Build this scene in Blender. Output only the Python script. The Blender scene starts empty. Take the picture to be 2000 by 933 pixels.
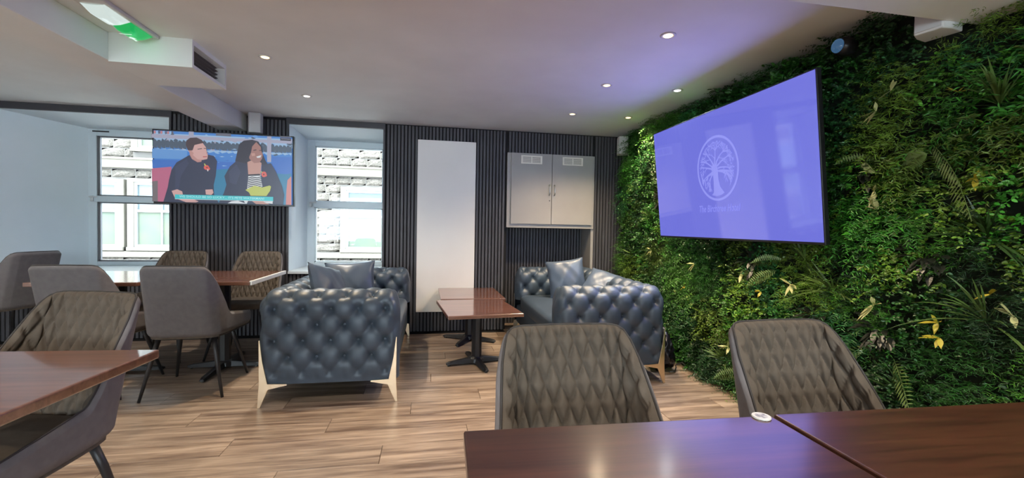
import bpy, bmesh, math, random
import numpy as np
from mathutils import Vector, Matrix
random.seed(7); RNG = np.random.default_rng(7)
SC = bpy.context.scene
COL = SC.collection
PI = math.pi

# ------------------------------------------------------------------ camera
cam_d = bpy.data.cameras.new('camera'); cam = bpy.data.objects.new('camera', cam_d); COL.objects.link(cam)
yaw, pit, rol = .18233, -.02703, .01852
fw = Vector((math.sin(yaw)*math.cos(pit), math.cos(yaw)*math.cos(pit), math.sin(pit)))
rt = Vector((math.cos(yaw), -math.sin(yaw), 0)); up = rt.cross(fw)
r2 = rt*math.cos(rol)+up*math.sin(rol); u2 = -rt*math.sin(rol)+up*math.cos(rol)
cam.matrix_world = Matrix(((r2.x, u2.x, -fw.x, 0), (r2.y, u2.y, -fw.y, 0), (r2.z, u2.z, -fw.z, 1.2), (0, 0, 0, 1)))
cam_d.sensor_fit = 'HORIZONTAL'; cam_d.sensor_width = 36; cam_d.lens = 867/2000*36
cam_d.clip_start = .02; cam_d.clip_end = 200
SC.camera = cam

# ------------------------------------------------------------------ world, sun, exposure
w = bpy.data.worlds.new('sky'); SC.world = w; w.use_nodes = True
bg = w.node_tree.nodes['Background']
bg.inputs[0].default_value = (.78, .90, 1.0, 1); bg.inputs[1].default_value = 8.0
sun_d = bpy.data.lights.new('sun', 'SUN'); sun = bpy.data.objects.new('sun', sun_d); COL.objects.link(sun)
sun_d.energy = 3.0; sun_d.angle = .01; sun_d.color = (1, .95, .86)
sun.rotation_euler = Vector((.35, .62, -.80)).to_track_quat('-Z', 'Y').to_euler()
sun.location = (0, -6, 12)
SC.view_settings.view_transform = 'Standard'; SC.view_settings.look = 'None'
SC.view_settings.exposure = 1.0; SC.view_settings.gamma = 1; SC.view_settings.use_curve_mapping = False
SC.cycles.caustics_reflective = False; SC.cycles.caustics_refractive = False
SC.cycles.sample_clamp_indirect = 6
SPOT_W = 50.0

# ------------------------------------------------------------------ helpers
def tag(o, label=None, cat=None, group=None, kind=None):
    if label: o['label'] = label
    if cat: o['category'] = cat
    if group: o['group'] = group
    if kind: o['kind'] = kind
    return o
def link(name, me, m=None, parent=None, loc=None, rotz=0):
    o = bpy.data.objects.new(name, me); COL.objects.link(o)
    if m is not None and me is not None:
        for mm in (m if isinstance(m, (list, tuple)) else [m]): me.materials.append(mm)
    if parent: o.parent = parent
    if loc is not None: o.location = loc
    if rotz: o.rotation_euler = (0, 0, rotz)
    return o
def empty(name, loc=(0, 0, 0), rotz=0, **k):
    o = bpy.data.objects.new(name, None); COL.objects.link(o); o.location = loc; o.rotation_euler = (0, 0, rotz)
    o.empty_display_size = .1
    return tag(o, **k)
class MB:
    def __init__(s): s.v = []; s.f = []; s.mi = []
    def add(s, vs, fs, mi=0):
        n = len(s.v); s.v += [tuple(v) for v in vs]
        s.f += [tuple(i+n for i in f) for f in fs]; s.mi += [mi]*len(fs); return s
    def box(s, x0, x1, y0, y1, z0, z1, mi=0):
        return s.add([(x, y, z) for z in (z0, z1) for y in (y0, y1) for x in (x0, x1)],
                     [(0, 2, 3, 1), (4, 5, 7, 6), (0, 1, 5, 4), (2, 6, 7, 3), (0, 4, 6, 2), (1, 3, 7, 5)], mi)
    def prism(s, poly, a, b, axis='z', mi=0):
        n = len(poly)
        def P(p, h): return (p[0], p[1], h) if axis == 'z' else ((p[0], h, p[1]) if axis == 'y' else (h, p[0], p[1]))
        fs = [tuple(range(n))[::-1], tuple(range(n, 2*n))]+[(i, (i+1) % n, (i+1) % n+n, i+n) for i in range(n)]
        return s.add([P(p, a) for p in poly]+[P(p, b) for p in poly], fs, mi)
    def tube(s, pts, rad, n=8, mi=0, flat=1.0):
        pts = [Vector(p) for p in pts]; m = len(pts)
        if not isinstance(rad, (list, tuple)): rad = [rad]*m
        base = len(s.v); vs = []; ref = None
        for i, p in enumerate(pts):
            t = (pts[min(i+1, m-1)]-pts[max(i-1, 0)]).normalized()
            if ref is None: ref = Vector((0, 0, 1)) if abs(t.z) < .9 else Vector((1, 0, 0))
            a = t.cross(ref).normalized(); b = a.cross(t).normalized(); ref = b
            for k in range(n):
                q = 2*PI*(k+.5)/n; vs.append(p+a*(rad[i]*math.cos(q))+b*(rad[i]*math.sin(q)*flat))
        fs = [(i*n+k, i*n+(k+1) % n, (i+1)*n+(k+1) % n, (i+1)*n+k) for i in range(m-1) for k in range(n)]
        fs += [tuple(range(n))[::-1], tuple((m-1)*n+k for k in range(n))]
        return s.add(vs, fs, mi)
    def lathe(s, prof, n=24, c=(0, 0, 0), mi=0, axis='z'):
        vs = []
        for r, h in prof:
            for k in range(n):
                a = 2*PI*k/n; x, y = r*math.cos(a), r*math.sin(a)
                vs.append((c[0]+x, c[1]+y, c[2]+h) if axis == 'z' else ((c[0]+x, c[1]+h, c[2]+y) if axis == 'y' else (c[0]+h, c[1]+x, c[2]+y)))
        m = len(prof)
        fs = [(i*n+k, i*n+(k+1) % n, (i+1)*n+(k+1) % n, (i+1)*n+k) for i in range(m-1) for k in range(n)]
        fs += [tuple(range(n))[::-1], tuple((m-1)*n+k for k in range(n))]
        return s.add(vs, fs, mi)
    def grid(s, G, mi=0, closed=False):
        R, Cn = len(G), len(G[0]); vs = [p for r in G for p in r]
        fs = [(i*Cn+j, i*Cn+(j+1) % Cn, (i+1)*Cn+(j+1) % Cn, (i+1)*Cn+j) for i in range(R-1) for j in range(Cn if closed else Cn-1)]
        return s.add(vs, fs, mi)
    def build(s, name, m, parent=None, smooth=False, bevel=0, seg=2, loc=None, rotz=0):
        me = bpy.data.meshes.new(name); me.from_pydata(s.v, [], s.f)
        if len(set(s.mi)) > 1: me.polygons.foreach_set('material_index', s.mi)
        bm = bmesh.new(); bm.from_mesh(me); bmesh.ops.recalc_face_normals(bm, faces=bm.faces); bm.to_mesh(me); bm.free()
        if smooth: me.polygons.foreach_set('use_smooth', [True]*len(me.polygons))
        me.update()
        o = link(name, me, m, parent, loc, rotz)
        if bevel:
            b = o.modifiers.new('bevel', 'BEVEL'); b.width = bevel; b.segments = seg; b.limit_method = 'ANGLE'; b.angle_limit = .6
            if not smooth: b.harden_normals = False
        return o
def copy_tree(o, parent=None):
    c = o.copy(); COL.objects.link(c); c.parent = parent
    for ch in [x for x in ALLKIDS(o)]: copy_tree(ch, c)
    return c
def ALLKIDS(o): return list(o.children)

# ------------------------------------------------------------------ materials
def mat(name, base, rough=.5, metal=0, emit=None, estr=0, coat=0, spec=.5):
    m = bpy.data.materials.new(name); m.use_nodes = True; b = m.node_tree.nodes['Principled BSDF']
    b.inputs['Base Color'].default_value = (*base, 1); b.inputs['Roughness'].default_value = rough
    b.inputs['Metallic'].default_value = metal; b.inputs['Specular IOR Level'].default_value = spec
    if coat: b.inputs['Coat Weight'].default_value = coat; b.inputs['Coat Roughness'].default_value = .08
    if emit: b.inputs['Emission Color'].default_value = (*emit, 1); b.inputs['Emission Strength'].default_value = estr
    m.diffuse_color = (*base, 1)
    return m
def N(m, t, **k):
    n = m.node_tree.nodes.new(t)
    for a, v in k.items(): setattr(n, a, v)
    return n
def noisy(m, c1, c2, scale=8, detail=3, stretch=(1, 1, 1), bump=0, bscale=None, coord='Object', perobj=0, bdist=.01):
    nt = m.node_tree; L = nt.links.new; b = nt.nodes['Principled BSDF']
    tc = N(m, 'ShaderNodeTexCoord'); mp = N(m, 'ShaderNodeMapping'); mp.inputs['Scale'].default_value = stretch
    L(tc.outputs[coord], mp.inputs[0]); no = N(m, 'ShaderNodeTexNoise'); no.inputs['Scale'].default_value = scale; no.inputs['Detail'].default_value = detail
    vec = mp.outputs[0]
    if perobj:
        oi = N(m, 'ShaderNodeObjectInfo'); vm = N(m, 'ShaderNodeVectorMath', operation='ADD'); cb = N(m, 'ShaderNodeMath', operation='MULTIPLY'); cb.inputs[1].default_value = 37
        L(oi.outputs['Random'], cb.inputs[0]); L(mp.outputs[0], vm.inputs[0]); L(cb.outputs[0], vm.inputs[1]); vec = vm.outputs[0]
    L(vec, no.inputs['Vector']); cr = N(m, 'ShaderNodeValToRGB')
    cr.color_ramp.elements[0].color = (*c1, 1); cr.color_ramp.elements[1].color = (*c2, 1)
    cr.color_ramp.elements[0].position = .3; cr.color_ramp.elements[1].position = .7
    L(no.outputs[0], cr.inputs[0])
    out = cr.outputs[0]
    if perobj:
        hs = N(m, 'ShaderNodeHueSaturation'); mr = N(m, 'ShaderNodeMapRange'); mr.inputs['To Min'].default_value = 1-perobj; mr.inputs['To Max'].default_value = 1+perobj
        L(oi.outputs['Random'], mr.inputs[0]); L(mr.outputs[0], hs.inputs['Value']); L(out, hs.inputs['Color']); out = hs.outputs[0]
    L(out, b.inputs['Base Color'])
    if bump:
        n2 = N(m, 'ShaderNodeTexNoise'); n2.inputs['Scale'].default_value = bscale or scale*4; n2.inputs['Detail'].default_value = 4
        L(vec, n2.inputs['Vector']); bp = N(m, 'ShaderNodeBump'); bp.inputs['Strength'].default_value = bump; bp.inputs['Distance'].default_value = bdist
        L(n2.outputs[0], bp.inputs['Height']); L(bp.outputs[0], b.inputs['Normal'])
    return m
M = {}
M['plaster'] = noisy(mat('ceiling_paint', (.8, .8, .78), .9), (.74, .75, .735), (.79, .80, .785), 3, bump=.15, bscale=60, bdist=.002)
M['white_wall'] = noisy(mat('reveal_paint', (.7, .74, .76), .8), (.72, .80, .84), (.77, .84, .88), 2)
M['masonry'] = mat('masonry', (.5, .5, .48), .9)
M['slat'] = noisy(mat('charcoal_slat', (.05, .05, .055), .55), (.050, .049, .056), (.066, .064, .073), 5, stretch=(6, 6, .6), perobj=.08)
M['slat_back'] = mat('black_felt', (.008, .008, .009), .95)
M['trim'] = mat('charcoal_trim', (.045, .043, .05), .5)
M['upvc'] = mat('white_upvc', (.62, .70, .74), .35)
M['metal'] = mat('brushed_metal', (.6, .6, .6), .3, 1)
M['dark_metal'] = mat('black_powder_coat', (.018, .018, .02), .42)
M['gold'] = noisy(mat('champagne_gold', (.8, .6, .38), .28, 1), (.78, .6, .40), (.86, .70, .5), 6)
M['black_plastic'] = mat('black_plastic', (.012, .012, .014), .3)
M['white_plastic'] = mat('white_plastic', (.62, .62, .60), .45)
M['panel_white'] = noisy(mat('panel_white', (.66, .66, .65), .6), (.76, .735, .69), (.80, .775, .73), 2)
M['cabinet'] = noisy(mat('cabinet_paint', (.5, .48, .46), .5), (.30, .285, .27), (.335, .32, .30), 3)
M['grille'] = mat('grille_cream', (.72, .68, .6), .5)
M['grille_dark'] = mat('grille_dark', (.2, .18, .16), .7)
M['leather'] = noisy(mat('blue_grey_leather', (.06, .085, .12), .42), (.036, .053, .076), (.048, .069, .097), 5, bump=.35, bscale=90, bdist=.0015)
M['cushion'] = noisy(mat('slate_satin', (.08, .1, .14), .36), (.056, .080, .118), (.070, .096, .136), 5, bump=.25, bscale=9, bdist=.006)
M['fabric'] = noisy(mat('grey_fabric', (.13, .12, .13), .85), (.125, .115, .118), (.15, .138, .14), 30, bump=.5, bscale=700, bdist=.0008)
M['quilt'] = noisy(mat('taupe_quilted_fabric', (.15, .125, .1), .85), (.078, .061, .046), (.098, .078, .060), 30, bump=.5, bscale=700, bdist=.0008)
M['piping'] = mat('dark_piping', (.03, .026, .025), .7)
M['bag'] = mat('black_polythene', (.010, .010, .014), .22)
M['cable'] = mat('black_cable', (.01, .01, .01), .5)

def wood_mat(name, dark, light, rough, coat, sc=1.0, axis=0, perobj=.12, coatr=.1, sp=.5):
    m = mat(name, light, rough, coat=coat, spec=sp); m.node_tree.nodes['Principled BSDF'].inputs['Coat Roughness'].default_value = coatr
    nt = m.node_tree; L = nt.links.new; b = nt.nodes['Principled BSDF']; b.inputs['Coat IOR'].default_value = 2.1 if coat > .8 else 1.5
    tc = N(m, 'ShaderNodeTexCoord'); oi = N(m, 'ShaderNodeObjectInfo')
    mul = N(m, 'ShaderNodeMath', operation='MULTIPLY'); mul.inputs[1].default_value = 53; L(oi.outputs['Random'], mul.inputs[0])
    ad = N(m, 'ShaderNodeVectorMath', operation='ADD'); L(tc.outputs['Object'], ad.inputs[0]); L(mul.outputs[0], ad.inputs[1])
    mp = N(m, 'ShaderNodeMapping'); st = [1, 1, 1]; st[axis] = .07; mp.inputs['Scale'].default_value = [x*sc for x in st]
    L(ad.outputs[0], mp.inputs[0])
    n1 = N(m, 'ShaderNodeTexNoise'); n1.inputs['Scale'].default_value = 22; n1.inputs['Detail'].default_value = 5; n1.inputs['Distortion'].default_value = .6
    n2 = N(m, 'ShaderNodeTexNoise'); n2.inputs['Scale'].default_value = 120; n2.inputs['Detail'].default_value = 3
    L(mp.outputs[0], n1.inputs['Vector']); L(mp.outputs[0], n2.inputs['Vector'])
    mx = N(m, 'ShaderNodeMath', operation='MULTIPLY_ADD'); mx.inputs[1].default_value = .35
    L(n2.outputs[0], mx.inputs[0]); L(n1.outputs[0], mx.inputs[2])
    cr = N(m, 'ShaderNodeValToRGB'); e = cr.color_ramp.elements
    e[0].position = .50; e[0].color = (*dark, 1); e[1].position = .86; e[1].color = (*light, 1)
    L(mx.outputs[0], cr.inputs[0])
    hs = N(m, 'ShaderNodeHueSaturation'); mr = N(m, 'ShaderNodeMapRange'); mr.inputs['To Min'].default_value = 1-perobj; mr.inputs['To Max'].default_value = 1+perobj
    L(oi.outputs['Random'], mr.inputs[0]); L(mr.outputs[0], hs.inputs['Value']); L(cr.outputs[0], hs.inputs['Color']); L(hs.outputs[0], b.inputs['Base Color'])
    return m
M['plank'] = wood_mat('oak_laminate', (.135, .088, .062), (.43, .325, .24), .36, .15, 1.0, 0, .12, .25)
M['mahogany'] = wood_mat('mahogany_veneer', (.085, .022, .012), (.17, .050, .026), .3, .9, 1.3, 0, .03, .10)
M['mahogany_y'] = wood_mat('mahogany_veneer_lengthways', (.032, .010, .005), (.072, .024, .012), .34, .5, 1.3, 0, .03, .16)
M['mahogany_light'] = wood_mat('reddish_veneer', (.105, .038, .022), (.19, .078, .045), .3, .95, 1.3, 0, .03, .10)
M['edge_glare'] = mat('painted_edge_glare', (.8, .8, .78), .25)  # window glare on a table edge, painted as white
M['edge_wood'] = mat('varnished_edge', (.10, .03, .016), .16, coat=.5)

def glass_mat():
    m = bpy.data.materials.new('window_glass'); m.use_nodes = True; nt = m.node_tree; nt.nodes.remove(nt.nodes['Principled BSDF'])
    t = N(m, 'ShaderNodeBsdfTransparent'); t.inputs[0].default_value = (.96, .98, .98, 1); g = N(m, 'ShaderNodeBsdfGlossy'); g.inputs['Roughness'].default_value = .02
    f = N(m, 'ShaderNodeFresnel'); f.inputs[0].default_value = 1.45; x = N(m, 'ShaderNodeMixShader')
    nt.links.new(f.outputs[0], x.inputs[0]); nt.links.new(t.outputs[0], x.inputs[1]); nt.links.new(g.outputs[0], x.inputs[2])
    nt.links.new(x.outputs[0], nt.nodes['Material Output'].inputs[0]); return m
M['glass'] = glass_mat()
def emis(name, c, s=1.0, rough=.25, spec=.5):
    return mat(name, (.01, .01, .01), rough, emit=c, estr=s/2**SC.view_settings.exposure, spec=spec)
def srgb(r, g, b):
    return tuple(((c/255+.055)/1.055)**2.4 if c > 10 else c/255/12.92 for c in (r, g, b))

# ------------------------------------------------------------------ room
H, D, XL, XR, YN = 2.314, 5.10, -4.7, 2.42, -4.2
WY = 5.75
fl = MB().box(XL-.3, XR+.3, YN-.2, 5.9, -.12, -.012).build('floor', M['slat_back']); tag(fl, kind='structure')
pw = .1925; yrow = -4.13; ri = 0
plank_cache = {}
def plank(x0, x1, y0):
    L = round(x1-x0, 3)
    if L not in plank_cache:
        g = .0011; mb = MB(); z0, z1 = -.012, 0.0; a, b, c, d = g, L-g, g, pw-g; e = .0014
        mb.add([(a, c, z0), (b, c, z0), (b, d, z0), (a, d, z0), (a, c, z1-e), (b, c, z1-e), (b, d, z1-e), (a, d, z1-e), (a+e, c+e, z1), (b-e, c+e, z1), (b-e, d-e, z1), (a+e, d-e, z1)],
               [(0, 1, 5, 4), (1, 2, 6, 5), (2, 3, 7, 6), (3, 0, 4, 7), (4, 5, 9, 8), (5, 6, 10, 9), (6, 7, 11, 10), (7, 4, 8, 11), (8, 9, 10, 11)])
        me = bpy.data.meshes.new('plank'); me.from_pydata(mb.v, [], mb.f); me.materials.append(M['plank']); plank_cache[L] = me
    o = bpy.data.objects.new('plank', plank_cache[L]); COL.objects.link(o); o.parent = fl; o.location = (x0, y0, 0)
row = 0
# a joint runs at Y=2.664; rows are laid from it both ways
yrow = 2.664-pw*36
while yrow < 5.46:
    off = (row*.47 % 1.28)
    x = XL-1.28+off
    while x < XR:
        x0, x1 = max(x, XL), min(x+1.28, XR)
        if x1-x0 > .05:
            if yrow+pw > D-.02: x0, x1 = max(x0, .86), min(x1, 1.93)
            if x1-x0 > .05: plank(x0, x1, yrow)
        x += 1.28
    yrow += pw; row += 1

tag(MB().box(XL-.3, XR+.3, YN-.3, WY+.2, H, H+.25).build('ceiling', M['plaster']), kind='structure')
tag(MB().box(XL-.3, XL, YN-.3, WY+.2, -.1, H).build('wall_left', M['white_wall']), kind='structure')
tag(MB().box(XR, XR+.3, YN-.3, WY+.2, -.1, H).build('wall_right', M['masonry']), kind='structure')
# near wall behind the camera, unseen; its windows are added for fill daylight
wn = MB()
wn.box(XL, XR, YN-.2, YN, -.1, .55).box(XL, XR, YN-.2, YN, 2.15, H)
for a, b in ((XL, -4.2), (-1.6, -1.1), (1.6, XR)): wn.box(a, b, YN-.2, YN, .55, 2.15)
tag(wn.build('wall_near', M['white_wall']), kind='structure')
for k, (a, b) in enumerate(((-4.2, -1.6), (-1.1, 1.6))):
    wf = MB()
    wf.box(a, a+.06, YN-.14, YN-.06, .55, 2.15).box(b-.06, b, YN-.14, YN-.06, .55, 2.15).box(a+.06, b-.06, YN-.14, YN-.06, .55, .61).box(a+.06, b-.06, YN-.14, YN-.06, 2.09, 2.15)
    wf.box((a+b)/2-.03, (a+b)/2+.03, YN-.14, YN-.06, .61, 2.09)
    o = tag(wf.build('window_%d' % (k+3), M['upvc']), kind='structure')
    MB().box(a+.06, (a+b)/2-.03, YN-.105, YN-.1, .61, 2.09).build('pane', M['glass'], o)
    MB().box((a+b)/2+.03, b-.06, YN-.105, YN-.1, .61, 2.09).build('pane', M['glass'], o)

# back wall: deep masonry with two window openings and one recess
wb = MB()
yb = D+.02
wb.prism([(XL, yb), (-4.13, yb), (-3.752, WY-.02), (-3.752, WY+.1), (XL, WY+.1)], 0, H)
wb.prism([(-2.62, yb), (-1.494, yb), (-1.464, WY-.02), (-1.464, WY+.1), (-2.62, WY+.1)], 0, H)
wb.box(-.522, .862, yb, WY+.1, 0, H)
wb.box(1.924, XR, yb, WY+.1, 0, H)
wb.box(.862, 1.924, 5.45, WY+.1, 0, H)
wb.box(-4.13, -2.62, yb, WY+.1, 0, .66).box(-1.494, -.522, yb, WY+.1, 0, .66)
for a, b in ((-4.13, -2.62), (-1.494, -.522)):
    wb.prism([(yb, 2.25), (WY, 2.206), (WY+.1, 2.206), (WY+.1, H), (yb, H)], a, b, 'x')
wall_back = tag(wb.build('wall_back', M['white_wall']), kind='structure')
# black felt board behind the slats
fb = MB(); y0, y1 = D+.008, D+.02
for a, b, c, d in ((XL, -4.13, 0, H), (-2.62, -1.494, 0, H), (-.522, .862, 0, H), (1.924, XR, 0, H), (.862, 1.924, 1.19, H), (-4.13, -2.62, 0, .655), (-1.494, -.522, 0, .655), (-4.13, -2.62, 2.25, H), (-1.494, -.522, 2.25, H)):
    fb.box(a, b, y0, y1, c, d)
fb.box(.862, 1.924, 5.438, 5.45, 0, 1.19).box(.862, .874, y1, 5.438, 0, 1.19)
fb.build('felt_backing', M['slat_back'], wall_back)
slat_cache = {}
def slat(x, z0, z1, y=D+.008):
    k = (round(z0, 3), round(z1, 3))
    if k not in slat_cache:
        h = .0135; c = .003; t = .014
        mb = MB().prism([(-h, 0), (h, 0), (h, -t+c), (h-c, -t), (-h+c, -t), (-h, -t+c)], z0, z1)
        me = bpy.data.meshes.new('slat'); me.from_pydata(mb.v, [], mb.f); me.materials.append(M['slat']); slat_cache[k] = me
    o = bpy.data.objects.new('slat', slat_cache[k]); COL.objects.link(o); o.parent = wall_back; o.location = (x, y, 0)
P_ = .0382
def slats(a, b, z0, z1, y=D+.008):
    n = int((b-a)/P_); off = ((b-a)-n*P_)/2
    for i in range(n): slat(a+off+(i+.5)*P_, z0, z1, y)
slats(-2.60, -1.514, 0, H-.03); slats(XL+.005, -4.15, 0, H-.03)
slats(-.50, .862, 0, H-.012); slats(1.926, XR-.02, 0, H-.012); slats(.862, 1.926, 2.06, H-.012)
slats(-4.13, -2.62, 0, .655); slats(-1.494, -.522, 0, .655)
slats(.875, 1.92, 0, 1.19, 5.438)
# dark trim round the openings and along the ceiling
tr = MB()
for a, b in ((-4.15, -2.60), (-1.514, -.502)): tr.box(a, b, D-.012, D+.02, 2.25, H)
for x in (-2.62, -1.514, -.522): tr.box(x, x+.02, D-.012, D+.02, .0, 2.25)
tag(tr.build('trim_1', M['trim']), kind='structure')
o = tag(MB().box(1.9, 1.924, D+.02, 5.438, 0, 1.19).build('trim_2', M['cabinet']), kind='structure')
o = tag(MB().box(1.90, 1.932, D-.012, D+.02, 0, 1.19).build('trim_3', M['cabinet']), kind='structure')
# window sills
sl = tag(MB().prism([(-4.14, D-.03), (-2.625, D-.03), (-2.625, WY), (-3.76, WY), (-4.13, D+.02)], .655, .685).box(-1.49, -.526, D-.03, WY, .655, .685).build('trim_4', M['upvc'], bevel=.004), kind='structure')
# windows
def window(n, a, b):
    z0, z1 = .685, 2.206; y0, y1 = WY-.02, WY+.06; f = .085
    fr = MB()
    fr.box(a, a+f, y0, y1, z0, z1).box(b-f, b, y0, y1, z0, z1).box(a+f, b-f, y0, y1, z1-.075, z1).box(a+f, b-f, y0, y1, z0, z0+.045)
    o = tag(fr.build('window_%d' % n, M['upvc'], bevel=.004), kind='structure')
    mr = MB().box(a+f-.012, b-f+.012, y0-.014, y1-.01, 1.395, 1.465).build('mid_rail', M['upvc'], o, bevel=.005)
    b1 = MB()
    for c, d in ((.73, 1.395), (1.465, 2.131)):
        b1.box(a+f, a+f+.014, y0+.012, y1-.02, c, d).box(b-f-.014, b-f, y0+.012, y1-.02, c, d).box(a+f, b-f, y0+.012, y1-.02, c, c+.012).box(a+f, b-f, y0+.012, y1-.02, d-.012, d)
    b1.build('glazing_gasket', mat('gasket_grey', (.12, .12, .13), .6) if n == 1 else M['upvc'], o)
    for c, d in ((.73, 1.395), (1.465, 2.131)):
        MB().box(a+f, b-f, y0+.03, y0+.034, c, d).build('pane', M['glass'], o)
    h = MB().box(a+.03, a+.055, y0-.02, y0, 1.40, 1.46).box(a+.036, a+.048, y0-.045, y0-.02, 1.44, 1.455).box(a+.036, a+.115, y0-.052, y0-.042, 1.442, 1.454)
    h.build('window_handle', M['metal'], o, bevel=.002)
    MB().box(a+.05, a+.21, y0-.008, y0, 2.172, 2.186).build('trickle_vent', M['black_plastic'] if n == 1 else M['upvc'], o)
window(1, -3.755, -2.60); window(2, -1.466, -.50)

# beams
tag(MB().box(-2.17, -1.90, YN, D, 2.148, H).build('ceiling_beam', M['plaster'], bevel=.004), kind='structure')
tag(MB().box(-1.90, XR, 1.02, 1.535, 2.10, H).build('ceiling_beam', M['plaster'], bevel=.004), kind='structure')

# ventilation duct housing
du = empty('vent_box', (-1.675, 3.3, H), label='boxed duct on the ceiling beam with a dark rectangular air grille', cat='duct')
x0, x1, y0, y1, z0, z1 = -.224, .225, -.235, .225, -.172, -.0
mb = MB().box(x0, x1-.10, y0, y1, z0, z1)
mb.box(x1-.10, x1, y0, y1, z0, z0+.022).box(x1-.10, x1, y0, y1, z1-.03, z1).box(x1-.10, x1, y0, y0+.02, z0+.022, z1-.03).box(x1-.10, x1, y1-.02, y1, z0+.022, z1-.03)
mb.build('casing', M['plaster'], du)
MB().box(x1-.099, x1-.093, y0+.02, y1-.02, z0+.022, z1-.03).build('grille_back', M['grille_dark'], du)
for i in range(5):
    z = z0+.035+i*.024
    MB().add([(x1-.09, y0+.021, z), (x1-.09, y1-.021, z), (x1-.045, y1-.021, z+.014), (x1-.045, y0+.021, z+.014), (x1-.09, y0+.021, z-.002), (x1-.09, y1-.021, z-.002), (x1-.045, y1-.021, z+.012), (x1-.045, y0+.021, z+.012)],
             [(0, 1, 2, 3), (7, 6, 5, 4), (0, 4, 5, 1), (2, 6, 7, 3), (0, 3, 7, 4), (1, 5, 6, 2)]).build('louvre', M['grille_dark'], du)
# emergency exit luminaire
ex = empty('exit_light', (-1.70, 2.83, H), label='long emergency exit light on the ceiling glowing green and white', cat='exit light')
MB().box(-.075, .075, -.25, .23, -.022, 0).build('tray', M['white_plastic'], ex, bevel=.006)
def lens(y0, y1, nm, m, w=.055, d=.045):
    G = []
    for i in range(9):
        t = i/8; y = y0+(y1-y0)*t; e = min(1, (min(t, 1-t)*4+.02))**.5
        G.append([(-w*math.cos(a)*1.0, y, -.022-d*e*math.sin(a)) for a in [PI*k/8 for k in range(9)]])
    MB().grid(G).build(nm, m, ex, smooth=True)
lens(-.20, .0, 'white_lens', emis('exit_white', srgb(235, 250, 245), .75))
lens(.0, .20, 'green_lens', emis('exit_green', srgb(20, 190, 95), .8))
pic = MB()
zz = -.070
pic.prism([(-.03, .05), (.03, .05), (.03, .055), (-.03, .055)], zz, zz-.001)
pic.prism([(-.02, .11), (.0, .09), (.02, .11), (.006, .11), (.006, .15), (-.006, .15), (-.006, .11)], zz, zz-.001)
tag(pic.build('pictogram', emis('exit_pictogram', srgb(225, 255, 235), 1), ex), kind='stuff')
eld = bpy.data.lights.new('exit_glow', 'POINT'); eld.energy = .045; eld.color = (.25, 1, .55); eld.shadow_soft_size = .04
elo = bpy.data.objects.new('exit_glow', eld); COL.objects.link(elo); elo.parent = ex; elo.location = (.02, .12, -.11)

# downlights
def downlight(x, y, label, color=(1, .74, .42), watts=None, vis=(1, .74, .36), es=3.2, z=H, group=None):
    r = empty('downlight', (x, y, z), label=label, cat='ceiling light', group=group)
    MB().lathe([(.026, -.001), (.026, -.004), (.040, -.005), (.044, -.003), (.044, 0), (.026, 0)], 28).build('trim_ring', M['white_plastic'], r, smooth=True)
    MB().lathe([(.026, -.0015), (.024, -.006), (.012, -.009), (.001, -.010)], 20).build('lens', emis('lamp_lens', vis, es), r, smooth=True)
    ld = bpy.data.lights.new('lamp', 'SPOT'); ld.energy = SPOT_W if watts is None else watts; ld.color = color
    ld.spot_size = 2.3; ld.spot_blend = .9; ld.shadow_soft_size = .03
    lo = bpy.data.objects.new('lamp', ld); COL.objects.link(lo); lo.parent = r; lo.location = (0, 0, -.03)
WARM = (1, .78, .50); NEUT = (1, .92, .80); COOL = (.85, .95, 1)
downlight(-1.109, 3.276, 'warm recessed downlight right of the boxed duct', WARM)
downlight(-1.08, 4.185, 'small pale downlight furthest along on the left, near the window wall', NEUT, vis=(1, .93, .82))
downlight(1.325, 2.373, 'large glaring warm downlight nearest to the camera', WARM, es=8)
downlight(1.332, 3.29, 'warm downlight in the middle of the right row', WARM)
downlight(1.349, 4.189, 'warm downlight in front of the grey wall cabinet', WARM)
downlight(1.928, 4.183, 'warm downlight close to the corner with the plant wall', WARM)
downlight(1.923, 3.277, 'cool white downlight above the top edge of the large screen', COOL, vis=(.92, .98, 1), es=4)
for x, y in ((-3.3, 1.2), (-3.3, 3.2), (-3.3, -.8), (-1.1, .8), (-1.1, -.4), (-1.1, -1.9), (1.33, .45), (1.33, -.8), (1.33, -2.2), (-3.3, -2.6), (.1, -1.3), (.1, -3)):  # extra lamps out of view, added to fill the room with light
    downlight(x, y, 'recessed warm downlight out of view, added for fill light', (1, .90, .76), group='downlights out of view added for fill')

# speakers
def speaker(loc, rz, label, tilt=0):
    r = empty('wall_speaker', loc, rz, label=label, cat='speaker')
    r.rotation_euler = (tilt, 0, rz)
    MB().prism([(-.066, -.02), (-.05, -.075), (.05, -.075), (.066, -.02), (.066, .05), (-.066, .05)], -.1, .1).build('cabinet', M['white_plastic'], r, bevel=.006)
    MB().box(-.046, .046, -.079, -.0752, -.09, .09).build('grille', mat('speaker_grille', (.5, .5, .49), .7), r, bevel=.001)
    MB().lathe([(.001, -.0835), (.006, -.0835), (.006, -.079)], 12, axis='y').build('badge', M['metal'], r)
    MB().box(-.02, .02, .05, .095, -.02, .02).build('bracket', M['dark_metal'], r)
    return r
speaker((-1.782, 5.0, 2.212), .25, 'white wall speaker under the ceiling beam above the left television')
speaker((2.185, 4.86, 2.158), -.35, 'white wall speaker in the corner beside the plant wall', -.05)
speaker((2.17, 1.60, 2.173), -1.35, 'white speaker high on the plant wall behind the right ceiling beam')
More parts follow.
